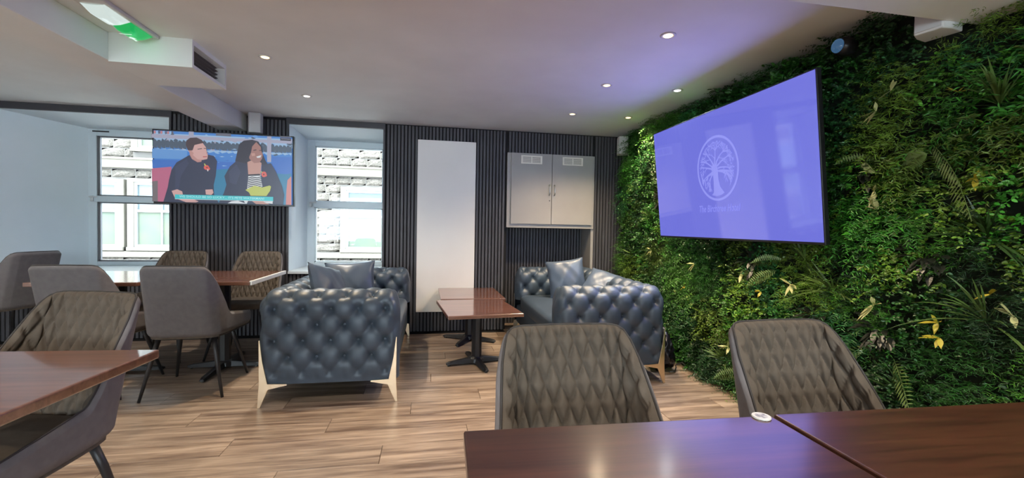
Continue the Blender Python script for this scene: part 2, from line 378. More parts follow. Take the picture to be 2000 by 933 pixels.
# round spotlight on the plant wall
sp = empty('effect_light', (2.15, 2.03, 2.19), label='small round blue effect light at the top of the plant wall', cat='light')
MB().lathe([(.004, -.05), (.03, -.045), (.045, -.03), (.05, 0), (.045, .04), (.02, .07)], 20, axis='x').build('housing', M['black_plastic'], sp, smooth=True)
MB().lathe([(.002, -.064), (.02, -.060), (.034, -.048), (.036, -.04)], 20, axis='x').build('lens', emis('blue_lens', srgb(70, 110, 150), .6, .1), sp, smooth=True)

# ------------------------------------------------------------------ wall panel and wall cabinet
pn = empty('wall_panel', (.178, D-.006, 1.19), label='tall plain white panel fixed on the slatted wall', cat='panel')
MB().box(-.326, .322, -.030, 0, -.965, .962).build('board', M['panel_white'], pn, bevel=.003)
MB().box(-.326, -.31, -.02, 0, -1.17, -.965).build('support_batten', M['dark_metal'], pn)
wc = empty('wall_cabinet', (1.394, D+.30, 1.624), label='grey two door wall cabinet with cream vent grilles', cat='cabinet')
cb = MB().box(-.53, .53, -.335, .03, -.43, .434)
cb.build('body', M['cabinet'], wc, bevel=.003)
for k, (a, b) in enumerate(((-.485, -.004), (.002, .50))):
    dr = MB().box(a, b, -.357, -.335, -.385, .432).build('door', M['cabinet'], wc, bevel=.0025)
    gx = (a+b)/2-.005
    g = MB().box(gx-.125, gx-.105, -.366, -.357, .31, .405).box(gx+.105, gx+.125, -.366, -.357, .31, .405).box(gx-.105, gx+.105, -.366, -.357, .39, .405).box(gx-.105, gx+.105, -.366, -.357, .31, .325).box(gx-.007, gx+.007, -.366, -.357, .325, .39)
    for q in range(6): g.box(gx-.105, gx+.105, -.362, -.357, .330+q*.010, .335+q*.010)
    g.build('vent_grille', M['grille'], dr)
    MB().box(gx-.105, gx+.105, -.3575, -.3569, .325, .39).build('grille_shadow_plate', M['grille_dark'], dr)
    hx = b-.028 if k == 0 else a+.028
    MB().tube([(hx, -.357, .075), (hx, -.385, .07), (hx, -.390, .03), (hx, -.390, -.01), (hx, -.385, -.04), (hx, -.357, -.045)], .006, 8).build('handle', M['metal'], dr, smooth=True)
    if k == 0: MB().lathe([(.001, -.361), (.007, -.361), (.007, -.357)], 10, c=(b-.022, 0, -.11), axis='y').build('keyhole', M['black_plastic'], dr)

# ------------------------------------------------------------------ chairs
def quilt_h(a, z):
    u, v = a/.047, z/.115
    p, q = u+v, u-v
    d = np.minimum(np.abs(p-np.round(p)), np.abs(q-np.round(q)))
    return 1-np.exp(-(d/.11)**1.5)+.35*np.clip(d/.5, 0, 1)
def chair_parts():
    root = empty('dining_chair')
    # plan curve (right half) by arc length
    ctrl = np.array([(0, -.245), (.07, -.245), (.13, -.243), (.175, -.23), (.205, -.20), (.222, -.15), (.235, -.08), (.247, 0), (.257, .08), (.266, .16), (.270, .225)])
    seg = np.hypot(*np.diff(ctrl, axis=0).T); al = np.concatenate([[0], np.cumsum(seg)]); A = al[-1]
    def plan(a):
        s = np.sign(a); a = np.abs(a)
        return s*np.interp(a, al, ctrl[:, 0]), np.interp(a, al, ctrl[:, 1])
    topk_a = [0, .15, .175, .192, .206, .29, .325, A]; topk_z = [.910, .908, .902, .888, .855, .61, .56, .512]
    NS, NT = 301, 88; zb = .405
    S = np.linspace(-A, A, NS)
    for _ in range(2):
        pass
    ztop = np.interp(np.abs(S), topk_a, topk_z)
    k = np.ones(5)/5; ztop[2:-2] = np.convolve(ztop, k, 'valid')
    T = np.linspace(0, 1, NT)
    SS, TT = np.meshgrid(S, T); Z = zb+(ztop[None, :]-zb)*TT
    X, Y = plan(SS)
    back = np.clip(1-(np.abs(SS)-.16)/.20, 0, 1); back = back*back*(3-2*back)
    Y = Y-(Z-.42)*.27*back
    X = X*(1+(np.clip(Z-.5, 0, 1))*(-.02))
    # bottom tucks in under the seat
    tuck = np.clip((.455-Z)/.05, 0, 1)**2*.035
    Pm = np.stack([X, Y, Z], -1)
    du = np.gradient(Pm, axis=1); dv = np.gradient(Pm, axis=0)
    Nn = np.cross(du, dv); Nn /= np.linalg.norm(Nn, axis=-1, keepdims=True)+1e-9
    if Nn[NT//2, NS//2, 1] > 0: Nn = -Nn      # outward = -Y at the back
    rim = np.clip((1-TT)*(ztop[None, :]-zb)/.02, 0, 1)**.5
    endf = np.clip((A-np.abs(SS))/.02, 0, 1)**.5
    th = rim*endf
    outer = Pm+Nn*(.016*th-tuck)[..., None]
    qh = quilt_h(SS, Z)
    botf = np.clip((TT-.02)/.10, 0, 1)
    inner = Pm-Nn*((.008+.0145*qh)*th*botf+.002)[..., None]
    mb = MB().grid(outer.tolist()); 
    sh = mb.build('outer_shell', M['fabric'], root, smooth=True)
    MB().grid(inner.tolist()).build('quilted_backrest', M['quilt'], root, smooth=True)
    # piping on the rim
    pts = [tuple(p+np.array((0, 0, .001))) for p in Pm[-1, ::4]]
    pts = [tuple(Pm[0, 0])]+[tuple(Pm[i, 0]) for i in range(20, NT-1, 16)]+pts+[tuple(Pm[i, -1]) for i in range(NT-12, 0, -16)]+[tuple(Pm[0, -1])]
    MB().tube(pts, .0036, 6).build('piping', M['piping'], root, smooth=True)
    # seat cushion
    n = 40; G = []
    def rr(t, w, d, cy):
        c, s = math.cos(t), math.sin(t); e = .45
        return (w*abs(c)**e*(1 if c >= 0 else -1), cy+d*abs(s)**e*(1 if s >= 0 else -1))
    for sc_, z in ((.80, .425), (.93, .427), (1.0, .435), (1.0, .455), (.97, .472), (.88, .480), (.5, .484), (.02, .485)):
        G.append([(*rr(2*PI*i/n, .232*sc_, .215*sc_, -.02), z) for i in range(n)])
    mb = MB().grid(G, closed=True); mb.add(G[0], [tuple(range(n))])
    mb.build('seat', M['quilt'], root, smooth=True)
    # steel legs
    for sx in (-1, 1):
        for sy in (-1, 1):
            MB().tube([(sx*.165, sy*.16-.02, .40), (sx*.185, sy*.19-.015, .30), (sx*.243, sy*.262, 0)], [.016, .0155, .009], 12).build('leg', M['dark_metal'], root, smooth=True)
    return root
CH = 'padded dining chairs with quilted backs'
chair0 = chair_parts(); tag(chair0, cat='chair', group=CH)
first = [True]
def chair(x, y, deg, label):
    o = chair0 if first[0] else copy_tree(chair0)
    first[0] = False
    o.location = (x, y, 0); o.rotation_euler = (0, 0, math.radians(deg)); o['label'] = label
    return o
# rotation 0 faces +Y (towards the windows), 180 faces the camera
chair(-1.645, 3.555, 4, 'grey dining chair seen from behind, left of the near sofa')
chair(-1.385, 1.676, 167, 'grey quilted dining chair at the near left table, front seen')
chair(.40, .90, 180, 'taupe quilted chair at the left one of the two near dark tables')
chair(1.13, .895, 182, 'taupe quilted chair in front of the plant wall, behind the near right table')
chair(-2.27, 3.60, 2, 'grey chair seen from behind, half hidden by the near left quilted chair')
chair(-3.71, 4.66, 72, 'grey chair at the far left edge, turned away against the pale window reveal')
chair(-2.31, 4.42, 180, 'quilted chair below the left window on the far side of its table')
chair(-1.65, 4.44, 180, 'quilted chair against the slatted wall under the left television')

# ------------------------------------------------------------------ tables
def pedestal(root, h, r=.045, span=(.27, .27), rot=0):
    MB().tube([(0, 0, .03), (0, 0, h)], r, 8).build('column', M['dark_metal'], root)
    b = MB(); b.lathe([(.07, .02), (.065, .05), (.05, .065), (.0, .066)], 12)
    bo = b.build('base_hub', M['dark_metal'], root)
    for k in range(4):
        a = rot+k*PI/2; L = span[k % 2]; c, s = math.cos(a), math.sin(a)
        m = MB(); pr = [(.04, .062, .034), (.12, .052, .030), (L-.03, .036, .026), (L, .026, .018)]
        vs = []; 
        for d, zt, wd in pr:
            for w_, z in ((-wd, .012), (wd, .012), (wd*.55, zt), (-wd*.55, zt)): vs.append((c*d-s*w_, s*d+c*w_, z))
        fs = [(0, 3, 2, 1), (12, 13, 14, 15)]+[(i*4+j, i*4+(j+1) % 4, (i+1)*4+(j+1) % 4, (i+1)*4+j) for i in range(3) for j in range(4)]
        m.add(vs, fs); f = m.build('base_foot', M['dark_metal'], root, bevel=.004)
        MB().lathe([(.012, 0), (.016, .004), (.014, .013)], 10, c=(c*(L-.025), s*(L-.025), 0)).build('foot_pad', M['black_plastic'], f)
    MB().box(-.14, .14, -.14, .14, h-.006, h).build('top_plate', M['dark_metal'], root)
def table(x, y, w, d, h, rz, label, m, ped=True, span=(.27, .27), prot=0, r=.045, off=(0, 0), cat='table', name='dining_table', glare_edge=False, grp=None, t=.03):
    root = empty(name, (x, y, 0), rz, label=label, cat=cat, group=grp)
    MB().box(-w/2, w/2, -d/2, d/2, h-t, h).build('tabletop', m, root, bevel=.005, seg=3)
    if glare_edge: MB().box(w/2-.012, w/2+.006, -d/2, d/2, h-t+.002, h+.003).build('glare_strip', M['edge_glare'], root, bevel=.002)  # this strip paints the daylight glare along the right edge
    sub = bpy.data.objects.new('tmp', None)
    pedestal(root, h-t, r, span, prot)
    return root
table(-1.655, 4.0, .69, .80, .757, 0, 'reddish wood dining table with window glare painted white on its edge beside the sofa', M['mahogany_light'], span=(.27, .38), glare_edge=True, off=(0, 0))
table(-2.395, 3.98, .69, .80, .757, 0, 'dining table gleaming in the window light behind the grey chairs', M['mahogany_light'], span=(.31, .38))
table(-4.30, 4.50, .70, .78, .757, 0, 'dining table by the pale window reveal at the far left edge', M['mahogany_light'])
rz = math.radians(-1.8)
c_, s_ = math.cos(rz), math.sin(rz)
def nearR(u, v): return (.077+u*c_-v*s_, .958+u*s_+v*c_)
x, y = nearR(.371, -.38); table(x, y, .742, .76, .755, rz, 'near dark red-brown table in the foreground, left of the seam', M['mahogany_y'])
x, y = nearR(1.14, -.375); table(x, y, .772, .76, .755, rz, 'near dark brown table in the right corner of the foreground', M['mahogany_y'])
table(-.95-.375+.01, 1.73-.36, .75, .75, .755, math.radians(-4), 'glossy wooden table in the lower left foreground', M['mahogany_light'])
table(.412, 3.86, .62, .76, .50, math.radians(6), 'low wooden coffee table nearer to the camera, between the two sofas', M['mahogany_light'], span=(.27, .29), prot=math.radians(6), name='coffee_table', r=.045)
table(.415, 4.655, .63, .76, .50, math.radians(1), 'low wooden coffee table nearer to the slatted wall', M['mahogany_light'], span=(.30, .30), prot=math.radians(-30), name='coffee_table', r=.045)
# round table-number disc
ds = empty('table_disc', (.786, .925, .755), label='small round white table disc near the table seam', cat='coaster')
MB().lathe([(.0205, 0), (.0215, .002), (.0205, .0045), (.001, .0045)], 28).build('disc', M['white_plastic'], ds)
mk = noisy(mat('disc_print', (.5, .5, .52), .5), (.08, .08, .13), (.62, .62, .64), 130, 2)
MB().lathe([(.014, .0046), (.014, .0050), (.001, .0050)], 24).build('printed_face', mk, ds)

# ------------------------------------------------------------------ sofas
def tuft(u, v, amp):
    # diamond tufting: buttons where p and q are both whole numbers
    p, q = u+v, u-v
    dp, dq = np.abs(p-np.round(p)), np.abs(q-np.round(q))
    r = np.hypot(dp, dq)
    puff = (np.abs(np.sin(PI*p)*np.sin(PI*q))+.0)**.7
    crease = -.30*np.exp(-(np.minimum(dp, dq)/.06)**2)
    ray = .10*np.exp(-(r/.30)**2)*np.cos(9*np.arctan2(dp, dq))
    return amp*(.42+.50*puff+.4*crease-1.45*np.exp(-(r/.19)**1.6)+ray)
def roll(name, L, T, Hh, z0, root, a=.176, b=.212, amp=.027, x0=0, y0=0, along='x', ends=(.07, .07), inner_z=None, off=(0, 0)):
    """upholstered bolster wall of length L: outer face, rolled top, inner face"""
    rad = T/2; iz = z0 if inner_z is None else inner_z
    h1 = Hh-rad-z0; h2 = Hh-rad-iz; S = h1+PI*rad+h2
    ns = int(S/.0105); nu = int(L/.0105)
    s = np.linspace(0, S, ns+1); u = np.linspace(0, L, nu+1)
    SS, UU = np.meshgrid(s, u, indexing='ij')
    ang = np.clip((SS-h1)/rad, 0, PI)
    py = -rad*np.cos(ang); pz = Hh-rad+rad*np.sin(ang)
    pz = np.where(SS < h1, z0+SS, pz); pz = np.where(SS > h1+PI*rad, Hh-rad-(SS-h1-PI*rad), pz)
    ny = -np.cos(ang); nz = np.sin(ang)
    e = np.minimum(UU, L-UU); er = .075
    kk = np.sqrt(np.clip(1-(1-np.clip(e/er, 0, 1))**2, 0, 1))
    d = tuft((UU-L/2)/a+off[0], (SS-h1)/b+off[1], amp)
    fade = np.clip(SS/.05, 0, 1)*np.clip(e/.035, 0, 1)
    bot = np.clip(SS/.14, 0, 1)
    pleat = amp*(.5*np.abs(np.cos(PI*((UU-L/2)/a)))**.5-.25)
    d = np.where(SS < .14, d*bot+pleat*(1-bot), d)*fade
    hz = (Hh-rad)
    py2 = py*(.25+.75*kk)+ny*d
    pz2 = np.where(pz > hz, hz+(pz-hz)*(.35+.65*kk), pz)+nz*d-(1-kk)*rad*.55*np.clip((pz-hz+.08)/.08, 0, 1)
    ux = UU+np.sign(UU-L/2)*0
    bul = np.clip(e/er, 0, 1)
    P = np.stack([ux-L/2, py2, pz2], -1)
    if along == 'y': P = np.stack([-P[..., 1], P[..., 0], P[..., 2]], -1)
    P = P+np.array([x0, y0, 0])
    mb = MB().grid(P.tolist())
    # closed ends
    for j in (0, nu):
        col = P[:, j]; c = (col[0]+col[-1])/2; 
        n = len(mb.v); mb.v += [tuple(q) for q in col]; mb.f.append(tuple(range(n, n+len(col)))); mb.mi.append(0)
    o = mb.build(name, M['leather'], root, smooth=True)
    # buttons
    bm = MB(); ns_ = []
    for i in range(-12, 13):
        for j in range(-12, 13):
            uu = ((i+j)/2-off[0])*a+L/2; ss = ((i-j)/2-off[1])*b+h1
            if .03 < uu < L-.03 and .06 < ss < S-.06:
                A = min(max((ss-h1)/rad, 0), PI); yy = -rad*math.cos(A); zz = Hh-rad+rad*math.sin(A)
                if ss < h1: zz = z0+ss
                if ss > h1+PI*rad: zz = Hh-rad-(ss-h1-PI*rad)
                dd = amp*-.86; e_ = min(uu, L-uu); k_ = math.sqrt(max(0, 1-(1-min(e_/er, 1))**2))
                c = Vector((uu-L/2, yy*(.25+.75*k_)-math.cos(A)*dd, zz+math.sin(A)*dd))
                nrm = Vector((0, -math.cos(A), math.sin(A)))
                if e_ < .06: continue
                if along == 'y': c = Vector((-c.y, c.x, c.z)); nrm = Vector((-nrm.y, nrm.x, nrm.z))
                c += Vector((x0, y0, 0)); t1 = nrm.orthogonal().normalized(); t2 = nrm.cross(t1)
                vs = [c+nrm*.006]; 
                for q in range(8): vs.append(c+(t1*math.cos(q*PI/4)+t2*math.sin(q*PI/4))*.009+nrm*.001)
                bm.add(vs, [(0, 1+q, 1+(q+1) % 8) for q in range(8)])
    tag(bm.build('buttons', M['leather'], o, smooth=True), kind='stuff')
    return o
def make_sofa(DX=.89, LY=1.78):
    root = empty('chesterfield_sofa')
    Hh, z0 = .738, .145; T = .21
    # front = +x, near arm at -y
    roll('armrest', DX, T, Hh, z0, root, x0=0, y0=-LY/2+T/2, along='x', inner_z=.40)
    # far arm is turned round so its outer face looks outwards
    o = roll('armrest', DX, T, Hh, z0, root, x0=0, y0=0, along='x', inner_z=.40)
    o.rotation_euler = (0, 0, PI); o.location = (0, LY/2-T/2, 0)
    # backrest: outer face looks to -x
    o = roll('backrest', LY-.10, T, Hh, z0, root, x0=0, y0=0, along='y', inner_z=.40)
    o.rotation_euler = (0, 0, PI); o.location = (-DX/2+T/2, 0, 0)
    MB().box(-DX/2+.05, DX/2-.03, -LY/2+.05, LY/2-.05, z0-.01, .33).build('seat_base', M['leather'], root, bevel=.015, seg=3)
    # one long seat cushion, crowned
    n = 28; G = []; x0, x1, y0, y1 = -DX/2+T-.01, DX/2-.01, -LY/2+T-.005, LY/2-T+.005
    def ring(f, z, bow=0):
        R = []
        for i in range(4*n):
            t = 2*PI*i/(4*n); c, s = math.cos(t), math.sin(t); e = .28
            R.append(((x0+x1)/2+(x1-x0)/2*f*abs(c)**e*(1 if c >= 0 else -1), (y0+y1)/2+(y1-y0)/2*f*abs(s)**e*(1 if s >= 0 else -1), z))
        return R
    for f, z in ((.96, .325), (1.0, .345), (1.005, .40), (1.0, .435), (.97, .455), (.85, .468), (.5, .478), (.05, .48)): G.append(ring(f, z))
    mb = MB().grid(G, closed=True); mb.add(G[0], [tuple(range(4*n))]); mb.add(G[-1], [tuple(range(4*n))])
    mb.build('seat_cushion', M['leather'], root, smooth=True)
    # gold blade legs wrapping each corner
    for sx in (-1, 1):
        for sy in (-1, 1):
            lg = MB(); X = sx*(DX/2-.035); Yf = sy*(LY/2+.006)
            def q(pts, y): return lg.prism([(X+sx*px, pz) for px, pz in pts], y, y+.010*sy, 'y')
            q([(.030, .0), (.014, .0), (-.035, .118), (-.15, .142), (-.145, .150), (-.03, .155), (.0, .30), (.016, .44), (.022, .44), (.020, .16)], Yf)
            lg.build('leg', M['gold'], root, bevel=.0015)
    return root
sofa = make_sofa(); SF = 'chesterfield sofas facing each other'
sofa.location = (-.645, 3.985, 0); tag(sofa, 'blue-grey tufted chesterfield sofa left of the coffee tables, gold legs', 'sofa', SF)
sofa2 = copy_tree(sofa); sofa2.location = (1.385, 4.075, 0); sofa2.rotation_euler = (0, 0, PI)
sofa2['label'] = 'blue-grey tufted chesterfield sofa right of the coffee tables beside the plant wall'

def pillow(loc, rot, w, h, t, label, seed=0):
    n = 26; rg = np.random.default_rng(seed)
    U, V = np.meshgrid(np.linspace(-1, 1, n), np.linspace(-1, 1, n), indexing='ij')
    prof = ((1-U**2).clip(0)*(1-V**2).clip(0))**.42
    pin = 1-.075*((1-np.abs(U)**3)*np.abs(V)**4+(1-np.abs(V)**3)*np.abs(U)**4)
    wr = .006*np.sin(U*7+seed)*np.cos(V*5+seed*2)+.0015*np.sin(U*13+V*9)
    X = U*w/2*pin; Z = V*h/2*pin
    mb = MB()
    for s in (-1, 1):
        Y = s*(t/2*prof+wr*prof)
        mb.grid(np.stack([X, Y, Z], -1).tolist())
    o = mb.build('scatter_cushion', M['cushion'], None, smooth=True)
    o.location = loc; o.rotation_euler = [math.radians(a) for a in rot]
    return tag(o, label, 'cushion', 'scatter cushions on the sofas')
pillow((-.77, 3.66, .685), (-24, 14, 66), .40, .40, .15, 'blue-grey cushion leaning on the left sofa, front one of its pair', 1)
pillow((-.74, 4.43, .655), (-14, -3, 6), .46, .38, .16, 'blue-grey cushion on the left sofa leaning at its far arm', 2)
pillow((1.40, 4.42, .68), (-16, -8, -8), .40, .40, .15, 'blue-grey cushion standing at the far arm of the right sofa', 3)
pillow((1.62, 3.95, .655), (-50, 14, -42), .40, .36, .14, 'cushion lit blue-violet lying on the right sofa by its backrest', 4)

# black bin bag and cable
bm = bmesh.new(); bmesh.ops.create_icosphere(bm, subdivisions=4, radius=1)
for v in bm.verts:
    c = v.co.copy(); f = 1+.16*math.sin(5*c.x+3*c.z)*math.cos(4*c.y+2)+.09*math.sin(13*c.x+7*c.y)*math.sin(11*c.z)+.04*math.sin(29*c.z+17*c.y)
    v.co = Vector((c.x*.10*f*(1-.25*c.z), c.y*.14*f, .175+c.z*.175*f))
    v.co.z = max(v.co.z, .002)
me = bpy.data.meshes.new('bin_bag'); bm.to_mesh(me); bm.free(); me.polygons.foreach_set('use_smooth', [True]*len(me.polygons))
o = link('bin_bag', me, M['bag']); o.location = (1.965, 3.50, 0); tag(o, 'crumpled black bag on the floor between the right sofa and the plants', 'bag')
o = MB().tube([(1.97, 3.36, .02), (2.03, 3.38, .012), (2.08, 3.44, .03), (2.12, 3.52, .02), (2.17, 3.50, .05), (2.22, 3.46, .01)], .005, 6).build('power_cable', M['cable'], None, smooth=True)
tag(o, 'thin black cable on the floor beside the black bag', 'cable')

# ------------------------------------------------------------------ left television
def poly_layer(pts, k, mi, mb, f):
    q = [f(*p) for p in pts]; mb.prism([(a, b) for a, b in q], -.0175-k*.00025, -.0170-k*.00025, 'y', mi)
tvw, tvh = 1.262, .712
tv = empty('television', (-2.006, 4.875, 1.722), math.radians(0), label='wall television on the left showing two seated people talking', cat='television')
tv.rotation_euler = (math.radians(1.5), 0, math.radians(.8))
MB().box(-tvw/2, tvw/2, -.016, .03, -tvh/2, tvh/2).build('frame', M['black_plastic'], tv, bevel=.002)
MB().box(-.2, .2, .03, .20, -.12, .12).build('wall_bracket', M['dark_metal'], tv)
TLx, TRx, BLx, BRx = (65, 112), (1400, 185), (88, 808), (1402, 850)
def tvmap(x, y):
    u, v = .5, .5
    for _ in range(6):
        xl = TLx[0]+(BLx[0]-TLx[0])*v; xr = TRx[0]+(BRx[0]-TRx[0])*v; u = (x-xl)/(xr-xl)
        yt = TLx[1]+(TRx[1]-TLx[1])*u; yb_ = BLx[1]+(BRx[1]-BLx[1])*u; v = (y-yt)/(yb_-yt)
    u = min(max(u, .010), .990); v = min(max(v, .018), .976)
    return ((u-.5)*tvw, (.5-v)*tvh)
TVC = dict(sky=(92, 150, 215), deep=(50, 105, 195), light=(150, 190, 225), tree=(66, 82, 98), beam=(165, 165, 185), pink=(190, 95, 125), brown=(110, 100, 100), teal=(35, 120, 160), blue2=(60, 125, 205),
           navy=(38, 44, 66), navy2=(48, 55, 80), skin1=(215, 165, 155), hair1=(62, 48, 50), skin2=(160, 110, 98), hair2=(36, 34, 44), skin2b=(196, 145, 128), white=(225, 230, 230), blk=(25, 25, 32), red=(225, 85, 70),
           lime=(190, 200, 80), bar=(45, 200, 205), coral=(200, 120, 115), grey=(90, 92, 105), fl=(205, 120, 110), lips=(180, 80, 75), txt=(190, 250, 248), skin1s=(190, 135, 125))
TVC = {k_: tuple(c*.8+g_*.2 for c, g_ in zip(v_, (140, 140, 160))) for k_, v_ in TVC.items()}
names = list(TVC); mats_tv = [emis('picture_'+n_, srgb(*TVC[n_]), .95, .3) for n_ in names]
pm = MB(); K = [0]
def pl(c, *pts, k=None):
    K[0] += 1; poly_layer(pts, K[0] if k is None else k, names.index(c), pm, tvmap)
def ell(c, cx, cy, rx, ry, n=18, rot=0):
    pl(c, *[(cx+rx*math.cos(t)*math.cos(rot)-ry*math.sin(t)*math.sin(rot), cy+rx*math.cos(t)*math.sin(rot)+ry*math.sin(t)*math.cos(rot)) for t in [2*PI*i/n for i in range(n)]])
pl('blue2', (40, 100), (1420, 170), (1420, 870), (60, 830))
pl('light', (50, 150), (1420, 215), (1420, 300), (70, 260))
rg = np.random.default_rng(3)
for i in range(70):
    x = rg.uniform(75, 1395); yb_ = 120+x*.055+rg.uniform(10, 190); c = ['tree', 'light', 'sky', 'beam', 'tree', 'deep'][rg.integers(6)]
    if 150 < x < 400 or x > 560:
        s = rg.uniform(10, 34); pl(c, (x-s, yb_), (x-s*.3, yb_-s*.8), (x+s*.6, yb_-s*.5), (x+s, yb_+s*.2), (x, yb_+s*.5))
for x in range(80, 1400, 38): pl('tree', (x, 225+x*.05), (x+10, 205+x*.05+rg.uniform(-12, 8)), (x+30, 212+x*.05), (x+42, 232+x*.05), (x+38, 285+x*.045+rg.uniform(-10, 15)), (x+4, 280+x*.045))
for x in range(90, 1390, 60): pl('light', (x, 300+x*.035), (x+50, 292+x*.04), (x+70, 312+x*.035), (x+30, 322+x*.035))
pl('deep', (70, 400), (420, 410), (420, 470), (75, 480))
pl('sky', (80, 300), (400, 320), (400, 400), (80, 390))
pl('deep', (600, 520), (900, 520), (900, 430), (620, 420))
pl('deep', (1195, 380), (1430, 385), (1430, 560), (1195, 560))
for i in range(22):
    x, y = rg.uniform(610, 850), rg.uniform(300, 480); s = rg.uniform(8, 26); pl(['light', 'deep', 'sky'][rg.integers(3)], (x-s, y), (x, y-5), (x+s, y+1), (x, y+5))
pl('beam', (60, 165), (1420, 235), (1420, 262), (60, 200))
pl('beam', (1150, 190), (1192, 192), (1190, 430), (1150, 430)); pl('beam', (415, 130), (460, 132), (460, 200), (415, 195))
pl('grey', (665, 150), (805, 158), (805, 192), (665, 182))
for i in range(9): x = 100+i*20; pl(['coral', 'light', 'grey'][i % 3], (x, 140+i), (x+16, 132+i), (x+20, 160+i), (x+4, 165+i))
# sofas
pl('pink', (85, 485), (265, 470), (270, 860), (85, 860)); pl('brown', (85, 605), (145, 600), (150, 860), (80, 860))
pl('teal', (670, 500), (800, 490), (1330, 545), (1430, 540), (1430, 890), (500, 890))
pl('fl', (1350, 600), (1430, 565), (1430, 890), (1335, 890), (1340, 700))
# man
pl('navy', (265, 500), (310, 430), (420, 365), (560, 350), (650, 372), (680, 420), (668, 560), (650, 640), (655, 730), (700, 870), (200, 870), (235, 660), (245, 590))
pl('navy2', (300, 470), (400, 400), (420, 440), (350, 560), (330, 700), (300, 690))
pl('skin1s', (425, 355), (470, 330), (540, 390), (535, 425), (500, 430), (450, 400))
pl('skin1', (418, 300), (440, 260), (540, 245), (575, 290), (582, 335), (594, 365), (588, 400), (545, 408), (500, 402), (465, 370), (440, 350))
pl('skin1s', (415, 318), (440, 318), (465, 345), (455, 365), (430, 350))
pl('hair1', (395, 230), (430, 203), (490, 200), (535, 222), (560, 248), (520, 258), (470, 270), (455, 318), (440, 320), (412, 318), (392, 270))
pl('hair1', (500, 305), (540, 300), (540, 307), (500, 312)); pl('hair1', (556, 298), (578, 300), (577, 306), (556, 304)); pl('lips', (548, 375), (588, 372), (585, 382), (552, 384)); pl('skin1s', (578, 320), (594, 352), (580, 355))
pl('skin1', (270, 695), (320, 680), (365, 700), (375, 745), (470, 775), (515, 795), (490, 812), (400, 808), (300, 760))
pl('skin1', (575, 685), (640, 682), (650, 715), (630, 735), (580, 730))
ell('red', 583, 478, 24, 22); ell('red', 598, 490, 18, 16); ell('blk', 588, 480, 6, 6, 8); pl('lime', (560, 440), (572, 445), (580, 465), (566, 462)); pl('white', (590, 495), (602, 496), (600, 515), (592, 512))
# woman
pl('hair2', (870, 330), (885, 265), (930, 230), (1010, 222), (1070, 240), (1100, 290), (1110, 350), (1140, 420), (1160, 450), (1120, 460), (1000, 440), (950, 460), (880, 450), (850, 420))
pl('navy', (750, 560), (800, 470), (860, 420), (980, 450), (990, 600), (960, 700), (1100, 740), (1100, 460), (1190, 440), (1240, 520), (1300, 660), (1320, 740), (1310, 890), (700, 890), (745, 720), (770, 640))
pl('navy2', (790, 520), (860, 450), (900, 520), (860, 640), (800, 620))
pl('skin2b', (965, 430), (1040, 400), (1100, 440), (1092, 560), (975, 560))
pl('skin2', (990, 300), (1010, 262), (1050, 245), (1092, 290), (1098, 330), (1112, 360), (1104, 400), (1080, 435), (1030, 440), (985, 400), (975, 350))
pl('hair2', (1020, 318), (1050, 312), (1052, 320), (1022, 325)); pl('hair2', (1078, 320), (1098, 318), (1098, 325), (1080, 327)); pl('white', (1050, 380), (1098, 366), (1090, 388), (1062, 392)); pl('skin2b', (1000, 350), (1035, 345), (1040, 370), (1010, 375))
pl('hair2', (975, 300), (1020, 240), (1060, 232), (1010, 285), (1000, 340), (975, 400), (960, 400))
pl('white', (975, 560), (1090, 555), (1110, 660), (1000, 690), (965, 690))
for i in range(7): y = 570+i*17; pl('blk', (972, y+6), (1010, y-4), (1060, y+4), (1102, y-6), (1104, y+1), (1060, y+12), (1010, y+4), (972, y+14))
pl('blk', (975, 545), (1085, 540), (1090, 556), (975, 560))
ell('red', 1125, 545, 25, 26); ell('red', 1140, 555, 14, 12); ell('blk', 1124, 546, 6, 8, 8); pl('lime', (1098, 515), (1108, 520), (1112, 530), (1100, 530))
pl('white', (785, 825), (820, 795), (880, 790), (960, 825)); pl('white', (935, 790), (975, 790), (965, 830), (950, 830)); pl('skin2b', (1010, 792), (1130, 795), (1180, 835), (1050, 832)); pl('white', (1120, 800), (1210, 800), (1210, 822), (1150, 815))
pl('lime', (950, 690), (1035, 650), (1110, 668), (1180, 650), (1195, 660), (1185, 700), (1150, 748), (1000, 745), (985, 715))
# caption bar
pl('bar', (305, 728), (1215, 757), (1215, 796), (305, 768)); pl('white', (305, 768), (1215, 796), (1215, 800), (305, 772))
pl('blk', (1282, 205), (1390, 210), (1390, 236), (1282, 230)); pl('grey', (1280, 185), (1388, 190), (1388, 207), (1280, 203))
pl('beam', (1290, 214), (1380, 218), (1380, 222), (1290, 218))
pm.build('screen_picture', mats_tv, tv)
def text(s, m, parent, w, h, loc, rot, name, shear=0, bold=0, space=1):
    cu = bpy.data.curves.new(name, 'FONT'); cu.body = s; cu.size = 1; cu.shear = shear; cu.offset = bold; cu.extrude = .0; cu.space_character = space; cu.resolution_u = 2
    ob = bpy.data.objects.new('tmp_text', cu); COL.objects.link(ob); bpy.context.view_layer.update()
    me = bpy.data.meshes.new_from_object(ob.evaluated_get(bpy.context.evaluated_depsgraph_get())); COL.objects.unlink(ob); bpy.data.objects.remove(ob)
    c = np.array([v.co[:] for v in me.vertices]); mn, mx = c.min(0), c.max(0)
    for v in me.vertices: v.co = ((v.co.x-mn[0])/(mx[0]-mn[0])*w, (v.co.y-mn[1])/(mx[1]-mn[1])*h, 0)
    me.materials.clear(); o = link(name, me, m, parent); o.location = loc; o.rotation_euler = rot
    return o
p0 = tvmap(345, 757); p1 = tvmap(1130, 783); p2 = tvmap(345, 735)
